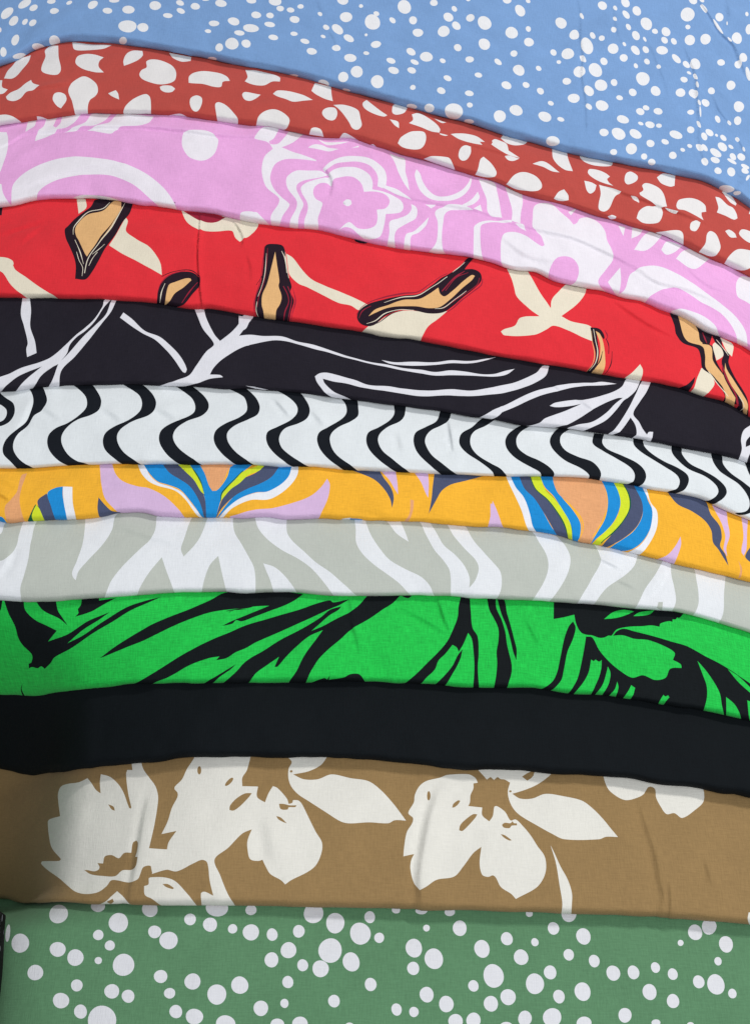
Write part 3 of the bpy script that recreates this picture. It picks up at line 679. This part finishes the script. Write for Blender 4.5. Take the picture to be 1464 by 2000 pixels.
P W: 928,82 960,20 965,-20 990,-70 1030,-100 1110,-120 1150,-135 1270,-140 1310,-120 1325,-92 1300,-88 1300,-60 1283,-20 1280,20 1270,42 1350,50 1350,95 1390,130 1410,100 1420,45 1435,42 1480,75 1512,125 1540,118 1577,150 1627,210 1665,270 1707,330 1715,400 1697,460 1657,510 1557,565 1542,573 1517,545 1457,505 1427,450 1410,438 1385,447 1350,435 1335,370 1345,275 1300,310 1240,390 1190,445 1090,465 1030,505 993,525 960,480 940,400 945,350 962,315 900,330 905,270 920,190 950,140 955,110
E B: 1045,-18,10,26,0
P B: 1178,52 1185,30 1215,8 1225,12 1210,35 1190,50
P B: 1218,180 1225,150 1260,115 1300,88 1322,90 1310,110 1260,165 1235,185
C 1.3 3.5: 1110,-50 1060,100 1020,300 1000,450 1010,650
C 0.6 5: 120,100 180,350
@brown 964 1560
P B: 45,150 60,138 95,140 105,128 115,140 130,140 132,152 100,155 90,168 55,165
P B: 38,203 60,208 102,238 90,240 60,225
P W: 0,-175 345,-160 300,-117 240,-77 180,-52 105,-29 150,-2 220,-2 290,-27 380,-17 500,11 560,53 620,113 670,175 707,220 640,218 600,232 400,232 330,200 250,155 150,95 110,55 85,0 80,-47 92,-92 60,-110 40,-112 20,-125 0,-108 -20,-125 -40,-110 -95,-170
P B: 160,-125 190,-145 235,-165 220,-125 190,-102
E B: 94,-43,7,6,0
P W: 322,265 345,310 380,385 420,460 445,540 445,600 440,680 382,675 390,600 375,500 355,370
P W: 1455,650 1450,690 1470,745 1490,750 1490,650
C 0.75 2.4: 825,0 880,180 925,320 955,480 975,560 950,690
C 0.5 1.4: 1005,480 1012,600 1008,690
C 0.5 2: 1210,350 1250,500
@brown 964 1380
P W: 620,385 760,395 880,430 1150,450 1188,460 1197,540 1150,590 1075,637 1030,610 985,615 950,570 925,520 920,475 900,460 880,462 850,505 800,528 750,536 700,515 650,470
@spring 0 1750
E W: 336,103,55,52,-30; 47,213,13,50,5; 118,270,51,54,0; 331,305,45,43,0; 432,352,47,47,0; 204,438,45,44,0; 562,60,40,32,0; 678,153,55,57,0; 858,75,45,45,0; 563,223,30,30,0; 629,283,29,29,0; 885,205,37,37,0; 965,254,52,51,0; 563,369,21,21,0; 707,394,62,63,0; 440,511,34,34,0; 350,598,46,45,0; 461,661,37,40,0; 583,710,82,82,0; 640,545,42,42,0; 733,573,37,37,0; 919,460,38,38,0; 1088,134,33,34,0; 1202,164,41,40,0; 1241,66,64,52,0; 1331,188,27,27,0; 1101,489,46,47,0; 970,556,32,31,0; 1006,661,37,38,0; 1112,690,49,46,0; 1240,563,55,57,0; 1371,510,49,50,0; 1290,730,55,48,0
@spring 480 1750
E W: 30,80,32,30,0; 30,208,46,47,0; 151,221,31,36,0; 303,202,34,36,0; 387,98,56,58,0; 511,155,53,58,0; 708,121,31,34,0; 654,215,58,64,-10; 762,239,28,30,0; 244,310,45,46,0; 147,365,39,44,0; 325,396,31,35,0; 482,312,66,71,0; 427,416,46,49,0; 602,377,48,55,-15; 240,492,32,35,0; 713,506,34,38,-15; 504,601,33,37,-15; 221,614,24,26,0; 86,642,41,45,0; 180,735,40,34,0; 310,730,45,40,0; 592,745,25,22,0; 858,80,24,20,0; 1003,85,34,20,0; 1165,90,30,25,0; 1032,183,19,20,0; 1222,184,40,44,0; 960,298,46,55,-15; 1074,359,53,59,-10; 956,414,34,39,-15; 1349,302,44,51,-15; 1415,457,57,69,-10; 1300,514,30,33,-15; 1033,564,39,46,-15; 1145,618,42,47,-15; 861,649,30,35,-15; 960,663,27,30,0; 1400,616,40,46,-15; 1198,715,42,40,0; 1300,710,41,43,0
@spring 964 1750
E W: 202,100,20,20,0; 428,105,43,43,0; 74,244,34,38,-15; 234,264,21,24,-15; 340,185,32,37,-15; 511,231,41,47,-20; 155,350,41,45,-15; 427,336,30,33,-20; 572,372,31,36,-20; 321,437,35,41,-20; 234,502,52,59,-15; 81,578,43,47,-15; 371,575,33,39,-15; 506,547,46,53,-15; 681,441,38,45,-20; 796,437,33,40,-22; 922,409,26,31,-25; 1021,447,28,34,-22; 888,549,40,46,-18; 1022,601,35,41,-18; 177,700,39,44,0; 332,695,52,55,0; 514,725,43,35,0; 748,682,37,43,0; 925,725,25,20,0; 1122,735,20,14,0; 70,740,35,20,0; 1066,268,17,18,0; 1149,208,40,45,-15; 1229,175,43,45,0; 1326,276,40,47,-15; 1279,373,21,24,-15; 1168,491,32,38,-15; 1266,506,49,59,-15; 1360,558,24,28,-10
""".strip().splitlines():
    if line[0] == '@':
        name, ox, oy = line[1:].split(); ox = float(ox); oy = float(oy); continue
    head, body = line.split(':', 1)
    h = head.split()
    if h[0] == 'E':
        for e in body.split(';'):
            cx, cy, rx, ry, an = [float(v) for v in e.split(',')]
            nseg = 16 if max(rx, ry) < 22 else (22 if max(rx, ry) < 40 else 30)
            ph = random.Random(cx * 7 + cy).random() * 6
            t = np.linspace(0, 2 * math.pi, nseg, endpoint=False)
            rr = 1 + 0.018 * np.sin(2 * t + ph) + 0.014 * np.sin(3 * t + 2 * ph)
            a = math.radians(an)
            X = rx * rr * np.cos(t); Y = ry * rr * np.sin(t)
            P = np.stack([cx + X * math.cos(a) - Y * math.sin(a), cy + X * math.sin(a) + Y * math.cos(a)], 1)
            PRINTS[name].append((h[1], P * K + (ox, oy)))
    else:
        pts = [[float(v) for v in p.split(',')] for p in body.split()]
        if h[0] == 'P':
            PRINTS[name].append((h[1], smooth_closed(pts, 9.0) * K + (ox, oy)))
        elif h[0] == 'L':
            P = smooth_open(pts, 12.0); wd = float(h[2]) / 2
            T = np.gradient(P, axis=0); T /= (np.hypot(*T.T) + 1e-9)[:, None]
            Nn = np.stack([-T[:, 1], T[:, 0]], 1)
            tt = np.linspace(0, 1, len(P))
            ww = (wd * (0.45 + 0.75 * np.sin(math.pi * np.clip(tt, .04, .96)) ** .6) * (1 + .25 * np.sin(tt * 9 + pts[0][0])))[:, None]
            PRINTS[name].append((h[1], np.concatenate([P + Nn * ww, (P - Nn * ww)[::-1]]) * K + (ox, oy)))
        elif h[0] == 'C':
            CREASES[name].append((float(h[1]) * 0.001, float(h[2]) * 0.001, smooth_open(pts, 14.0) * K + (ox, oy)))

def inside(poly, P):
    x, y = P[:, 0], P[:, 1]
    res = np.zeros(len(P), bool)
    a = poly; b = np.roll(poly, -1, 0)
    for (x0, y0), (x1, y1) in zip(a, b):
        if y0 == y1: continue
        c = ((y0 > y) != (y1 > y))
        res ^= c & (x < (x1 - x0) * (y - y0) / (y1 - y0) + x0)
    return res

# ------------------------------------------------------------------ cloth material
def cloth(name, col, rough=0.82, weave=0.10, sheen=0.12, twill=False, mottle=0.05):
    m = bpy.data.materials.new(name); m.use_nodes = True
    nt = m.node_tree; N = nt.nodes; Lk = nt.links
    b = N['Principled BSDF']
    b.inputs['Roughness'].default_value = rough
    b.inputs['Specular IOR Level'].default_value = 0.13
    b.inputs['Sheen Weight'].default_value = sheen
    b.inputs['Sheen Roughness'].default_value = 0.6
    uv = N.new('ShaderNodeUVMap'); uv.uv_map = 'cloth'
    def noise_(sx, sy, scale, det=2.0, rot=0.0):
        mp = N.new('ShaderNodeMapping'); mp.inputs['Scale'].default_value = (sx, sy, 1)
        mp.inputs['Rotation'].default_value = (0, 0, rot)
        Lk.new(uv.outputs[0], mp.inputs[0])
        n = N.new('ShaderNodeTexNoise'); n.inputs['Scale'].default_value = scale; n.inputs['Detail'].default_value = det
        Lk.new(mp.outputs[0], n.inputs['Vector'])
        return n.outputs['Fac']
    rot = math.radians(35) if twill else 0.0
    warp = noise_(1.0, 0.10, 1250, 1.0, rot)     # threads along and across, uneven in thickness
    weft = noise_(0.10, 1.0, 1250, 1.0, rot)
    grain = noise_(1, 1, 620, 3.0)
    cloud = noise_(1, 1, 22, 3.0)
    def math_(op, a, bb):
        x = N.new('ShaderNodeMath'); x.operation = op
        for i, v in enumerate((a, bb)):
            if isinstance(v, (int, float)): x.inputs[i].default_value = v
            else: Lk.new(v, x.inputs[i])
        return x.outputs[0]
    thr = math_('ADD', math_('ADD', warp, weft), math_('MULTIPLY', grain, 0.5))
    thr = math_('SUBTRACT', thr, 1.25)
    val = math_('MULTIPLY_ADD', thr, weave * 2.2)
    val.node.inputs[2].default_value = 1.0
    cl = math_('MULTIPLY_ADD', math_('SUBTRACT', cloud, 0.5), mottle * 3)
    cl.node.inputs[2].default_value = 1.0
    tot = math_('MULTIPLY', val, cl)
    mix = N.new('ShaderNodeVectorMath'); mix.operation = 'SCALE'
    mix.inputs[0].default_value = col[:3]
    Lk.new(tot, mix.inputs['Scale'])
    Lk.new(mix.outputs[0], b.inputs['Base Color'])
    bump = N.new('ShaderNodeBump'); bump.inputs['Strength'].default_value = 0.35; bump.inputs['Distance'].default_value = 0.0004
    Lk.new(thr, bump.inputs['Height'])
    crumple = noise_(1, 1, 130, 3.0)
    b2 = N.new('ShaderNodeBump'); b2.inputs['Strength'].default_value = 0.22; b2.inputs['Distance'].default_value = 0.0012
    Lk.new(crumple, b2.inputs['Height']); Lk.new(b2.outputs[0], bump.inputs['Normal'])
    Lk.new(bump.outputs[0], b.inputs['Normal'])
    return m

WHITE = (226, 226, 230)
PAL = {
 'blue':   dict(B=(119, 155, 203), W=WHITE),
 'rust':   dict(B=(184, 74, 66), W=(226, 222, 222)),
 'pink':   dict(B=(229, 166, 218), W=(232, 226, 234)),
 'red':    dict(B=(220, 44, 54), C=(226, 216, 196), T=(224, 176, 120), K=(36, 22, 34), R=(150, 26, 52)),
 'branch': dict(B=(32, 29, 38), K=(32, 29, 38), W=(220, 219, 226)),
 'wave':   dict(B=(220, 224, 227), K=(20, 24, 31)),
 'yellow': dict(Y=(240, 176, 50), L=(212, 180, 216), B=(24, 136, 206), N=(72, 80, 108), E=(206, 220, 44), W=(230, 230, 236), T=(222, 160, 112), G=(24, 92, 60)),
 'gray':   dict(B=(223, 225, 229), W=(223, 225, 229), S=(184, 188, 180)),
 'green':  dict(B=(30, 188, 72), K=(15, 20, 23)),
 'black':  dict(B=(12, 17, 21)),
 'brown':  dict(B=(146, 118, 78), W=(222, 219, 211)),
 'spring': dict(B=(90, 132, 97), W=(216, 216, 221)),
}
BASE = {n: ('Y' if n == 'yellow' else 'B') for n in ORDER}
WORDS = {'B': 'ground', 'Y': 'ground', 'W': 'white_print', 'C': 'cream_print', 'T': 'tan_print', 'K': 'black_print', 'R': 'dark_red_print',
         'L': 'lilac_print', 'N': 'slate_print', 'E': 'lime_print', 'G': 'dark_green_print', 'S': 'sage_print'}
LABEL = {
 'blue': ('folded_dotted_cloth', 'sky blue cloth with white dots, topmost of the fanned pile'),
 'rust': ('folded_pebble_print_cloth', 'brick red cloth printed with white pebble shapes, just below the blue dotted one'),
 'pink': ('folded_floral_cloth', 'orchid pink cloth with white swirling flower outlines above the bright red one'),
 'red': ('folded_abstract_print_cloth', 'bright red cloth with cream and black-edged tan shapes'),
 'branch': ('folded_branch_print_cloth', 'black cloth with thin white branching lines below the bright red one'),
 'wave': ('folded_wave_print_cloth', 'white cloth with a row of wavy black stripes'),
 'yellow': ('folded_marbled_cloth', 'golden yellow cloth with blue, lime, slate and lilac marbled bands'),
 'gray': ('folded_zebra_print_cloth', 'white cloth with pale sage grey zebra stripes above the bright green one'),
 'green': ('folded_leaf_print_cloth', 'bright green cloth with black brushed leaf strokes'),
 'black': ('folded_plain_cloth', 'plain black cloth without any print between bright green and brown'),
 'brown': ('folded_blossom_print_cloth', 'brown cloth with large off-white blossoms above the green dotted one'),
 'spring': ('folded_dotted_cloth', 'leaf green cloth with white dots, lowest of the fanned pile'),
}

WEAVE = dict(green=.25, yellow=.11, spring=.13, brown=.12)
def build(n):
    t0 = time.time()
    f = Fold(n); r = f.r
    _, x0, x1 = FRONT[n]
    # how far the drawn part reaches to either side (the band is wider in view at its back)
    py_top = (EDGES[f.up][:, 1].min() if f.up else 0) - 15
    uu, _w = f.unproject(np.array([-14.0, -14.0, 1478.0, 1478.0]), np.array([EDGES[n][0, 1], EDGES[f.up][0, 1] if f.up else -20, EDGES[n][-1, 1], EDGES[f.up][-1, 1] if f.up else -20]))
    uL, uR = uu[:2].min() - 0.004, uu[2:].max() + 0.004
    g = f.gap(np.linspace(uL, uR, 50)).max()
    wB = -(g + 0.03) if f.up else -0.30
    wE = math.pi * r + 0.03
    # print outlines on the cloth, in millimetres
    polys = []
    verts = []; edges = []
    P_all = [p for _, p in PRINTS[n]]
    if P_all:
        cat = np.concatenate(P_all)
        U, W = f.unproject(cat[:, 0], cat[:, 1])
        k = 0
        for (c, p) in PRINTS[n]:
            q = np.stack([U[k:k + len(p)], W[k:k + len(p)]], 1) * 1000; k += len(p)
            q[:, 0] = np.clip(q[:, 0], uL * 1000, uR * 1000); q[:, 1] = np.clip(q[:, 1], wB * 1000, wE * 1000)
            polys.append((c, q))
            b = len(verts)
            verts += [tuple(v) for v in q]
            edges += [(b + i, b + (i + 1) % len(q)) for i in range(len(q))]
    creases = []
    for amp, wd, p in CREASES[n]:
        U, W = f.unproject(p[:, 0], p[:, 1])
        c = np.stack([U, W], 1)
        creases.append((amp, wd, c))
        T = np.gradient(c, axis=0); T /= (np.hypot(*T.T) + 1e-12)[:, None]
        Nn = np.stack([-T[:, 1], T[:, 0]], 1)
        for off in (-3.2, -1.6, -.8, -.35, 0, .35, .8, 1.6, 3.2):
            for v in (c + Nn * off * wd) * 1000:
                if uL * 1000 + 1 < v[0] < uR * 1000 - 1 and wB * 1000 + 1 < v[1] < wE * 1000 - 1: verts.append((v[0], v[1]))
    ws = np.concatenate([np.arange(0, wB, -0.0028), [wB], np.linspace(0, math.pi * r, 15)[1:], [math.pi * r + .012, wE]])
    us = np.linspace(uL, uR, int((uR - uL) / 0.0034))
    b0 = len(verts)
    jit = np.random.RandomState(len(n))
    for w in ws:
        j = jit.uniform(-.0008, .0008, len(us)); j[0] = j[-1] = 0
        for u, jj in zip(us, j): verts.append(((u + jj) * 1000, w * 1000))
    out = delaunay_2d_cdt([Vector(v) for v in verts], edges, [], 0, 1e-4)
    V = np.array([tuple(v) for v in out[0]]); Fc = np.array(out[2])
    cen = V[Fc].mean(1)
    pal = PAL[n]; keys = list(pal); col = np.full(len(Fc), keys.index(BASE[n]))
    for c, q in polys:
        lo = q.min(0); hi = q.max(0)
        sel = np.where((cen[:, 0] >= lo[0]) & (cen[:, 0] <= hi[0]) & (cen[:, 1] >= lo[1]) & (cen[:, 1] <= hi[1]))[0]
        if len(sel): col[sel[inside(q, cen[sel])]] = keys.index(c)
    # the same print goes on past the picture's sides, as mirrored repeats
    Vs, Fs, Cs, UVs = [V], [Fc], [col], [V]
    ext = 260.0
    for xm, side in ((uL * 1000, -1), (uR * 1000, 1)):
        sel = (np.abs(cen[:, 0] - xm) < ext)
        mv = V.copy(); mv[:, 0] = 2 * xm - mv[:, 0]
        Fs.append(Fc[sel][:, ::-1] + sum(len(v) for v in Vs)); Vs.append(mv); Cs.append(col[sel])
    V = np.concatenate(Vs); Fc = np.concatenate(Fs); col = np.concatenate(Cs)
    used = np.zeros(len(V), bool); used[Fc.ravel()] = True
    remap = np.cumsum(used) - 1
    V = V[used]; Fc = remap[Fc]
    # weld the seams of the repeats
    key = np.round(V, 3); _, first, inv = np.unique(key, axis=0, return_index=True, return_inverse=True)
    inv = inv.ravel(); V = V[first]; Fc = inv[Fc]
    ok = (Fc[:, 0] != Fc[:, 1]) & (Fc[:, 1] != Fc[:, 2]) & (Fc[:, 0] != Fc[:, 2])
    Fc = Fc[ok]; col = col[ok]
    u = V[:, 0] / 1000; w = V[:, 1] / 1000
    ex = f.relief(u, w)
    for amp, wd, c in creases:
        lo = c.min(0) - 6 * wd; hi = c.max(0) + 6 * wd
        sel = np.where((u > lo[0]) & (u < hi[0]) & (w > lo[1]) & (w < hi[1]))[0]
        if not len(sel): continue
        p = np.stack([u[sel], w[sel]], 1)
        best = np.full(len(sel), 1e9); sd = np.zeros(len(sel)); tt = np.zeros(len(sel))
        for i in range(len(c) - 1):
            a = c[i]; d = c[i + 1] - a; L2 = (d * d).sum() + 1e-12
            t = np.clip(((p - a) @ d) / L2, 0, 1)
            qv = p - (a + t[:, None] * d)
            dist = np.hypot(*qv.T)
            m = dist < best
            best[m] = dist[m]; sd[m] = -np.sign(d[0] * qv[m, 1] - d[1] * qv[m, 0]); tt[m] = (i + t[m]) / (len(c) - 1)
        taper = np.sin(math.pi * np.clip(tt, 0.02, 0.98)) ** 0.5
        prof = np.where(sd > 0, np.exp(-(best / (3.2 * wd)) ** 2), np.exp(-(best / (0.8 * wd)) ** 2))
        prof = prof - np.where(sd <= 0, 0.7 * np.exp(-((best - 1.5 * wd) / (0.9 * wd)) ** 2), 0)
        ex[sel] += (0.9 if n == 'blue' else 1.8) * amp * taper * prof
    P = f.at(u, w, ex)
    me = bpy.data.meshes.new(LABEL[n][0])
    me.from_pydata(P.tolist(), [], Fc.tolist())
    me.validate()
    if len(me.polygons) == len(col):
        me.polygons.foreach_set('material_index', col.astype(np.int32))
    else:
        print('WARN polygons changed', n, len(me.polygons), len(col))
    me.polygons.foreach_set('use_smooth', np.ones(len(me.polygons), bool))
    uvl = me.uv_layers.new(name='cloth')
    li = np.empty(len(me.loops), np.int32); me.loops.foreach_get('vertex_index', li)
    uvl.data.foreach_set('uv', np.stack([u[li] + f.seed, w[li]], 1).ravel().astype(np.float32))
    for k in keys:
        c = pal[k]; dark = sum(c) < 200
        word = WORDS[k] if not (k == 'B' and n == 'yellow') else 'blue_print'
        me.materials.append(cloth(n + '_' + word, srgb(*c), weave=WEAVE.get(n, 0.16 if dark else 0.085) if min(c) < 170 else 0.05, sheen=0.0 if dark else 0.06, twill=(k == 'S'),
                                  mottle=0.03 if min(c) > 170 else 0.07))
    me.update()
    o = bpy.data.objects.new(LABEL[n][0], me)
    sc.collection.objects.link(o)
    o['label'] = LABEL[n][1]; o['category'] = 'folded fabric'; o['group'] = 'folded fabrics fanned in one pile'
    # face orientation: print side outwards
    nrm = me.polygons[int(len(me.polygons) / 2)].normal
    tmp = np.empty(len(me.polygons) * 3, np.float32); me.polygons.foreach_get('normal', tmp)
    if np.median(tmp.reshape(-1, 3)[:, 2]) < 0: me.flip_normals()
    print('built', n, len(me.polygons), round(time.time() - t0, 1), 's')
    return o

for n in ORDER:
    build(n)

# ------------------------------------------------------------------ the dark patterned roll lying against the pile's left side
def side_roll():
    me = bpy.data.meshes.new('rolled_cloth')
    V = []; F = []
    ny, na = 120, 64
    for i in range(ny + 1):
        y = -0.62 + 0.345 * i / ny
        for j in range(na):
            a = 2 * math.pi * j / na
            r = 0.050 + 0.0018 * noise.noise(Vector((math.cos(a) * 1.3, math.sin(a) * 1.3, y * 22))) + 0.0007 * math.sin(a * 3 + y * 30)
            end = min(1, (i + .3) / 4, (ny - i + .3) / 4) ** 0.5
            V.append((-0.283 + r * end * math.cos(a) - 0.05 * (y + 0.4), y, 0.008 + r * 1.1 * end * math.sin(a)))
    for i in range(ny):
        for j in range(na):
            F.append((i * na + j, i * na + (j + 1) % na, (i + 1) * na + (j + 1) % na, (i + 1) * na + j))
    F.append(tuple(range(na))[::-1]); F.append(tuple(ny * na + j for j in range(na)))
    me.from_pydata(V, [], F); me.update()
    me.polygons.foreach_set('use_smooth', np.ones(len(me.polygons), bool))
    uvl = me.uv_layers.new(name='cloth')
    for l in me.loops:
        i, j = divmod(l.vertex_index, na)
        uvl.data[l.index].uv = (j / na * 0.19, i / ny * 0.42)
    m = cloth('roll_dark_ground', srgb(16, 15, 16), sheen=0.0)
    N = m.node_tree.nodes; Lk = m.node_tree.links
    uv = [x for x in N if x.type == 'UVMAP'][0]
    mp = N.new('ShaderNodeMapping'); mp.inputs['Scale'].default_value = (420, 70, 1); mp.inputs['Rotation'].default_value = (0, 0, 0.12)
    vo = N.new('ShaderNodeTexVoronoi'); vo.inputs['Scale'].default_value = 1.0
    Lk.new(uv.outputs[0], mp.inputs[0]); Lk.new(mp.outputs[0], vo.inputs['Vector'])
    ramp = N.new('ShaderNodeValToRGB'); ramp.color_ramp.elements[0].position = 0.17; ramp.color_ramp.elements[1].position = 0.21
    ramp.color_ramp.elements[0].color = srgb(130, 130, 140); ramp.color_ramp.elements[1].color = srgb(10, 9, 10)
    Lk.new(vo.outputs['Distance'], ramp.inputs[0])
    Lk.new(ramp.outputs[0], N['Principled BSDF'].inputs['Base Color'])
    me.materials.append(m)
    o = bpy.data.objects.new('rolled_cloth', me); sc.collection.objects.link(o)
    o['label'] = 'dark cloth with small white flecks at the left edge beside the green dotted cloth'
    o['category'] = 'fabric roll'
side_roll()

# ------------------------------------------------------------------ the table the pile lies on
me = bpy.data.meshes.new('table_top')
nx, nyy = 40, 50
V = []; F = []
for i in range(nx + 1):
    for j in range(nyy + 1):
        V.append((-1.1 + 2.2 * i / nx, -1.0 + 2.4 * j / nyy, -0.34))
for i in range(nx):
    for j in range(nyy):
        a = i * (nyy + 1) + j
        F.append((a, a + nyy + 1, a + nyy + 2, a + 1))
me.from_pydata(V, [], F); me.update()
m = bpy.data.materials.new('table_laminate'); m.use_nodes = True
b = m.node_tree.nodes['Principled BSDF']; b.inputs['Roughness'].default_value = 0.5
nz = m.node_tree.nodes.new('ShaderNodeTexNoise'); nz.inputs['Scale'].default_value = 9; nz.inputs['Detail'].default_value = 6
rp = m.node_tree.nodes.new('ShaderNodeValToRGB')
rp.color_ramp.elements[0].color = (0.10, 0.075, 0.055, 1); rp.color_ramp.elements[1].color = (0.17, 0.13, 0.095, 1)
m.node_tree.links.new(nz.outputs[0], rp.inputs[0]); m.node_tree.links.new(rp.outputs[0], b.inputs['Base Color'])
me.materials.append(m)
o = bpy.data.objects.new('table_top', me); sc.collection.objects.link(o)
o['kind'] = 'structure'
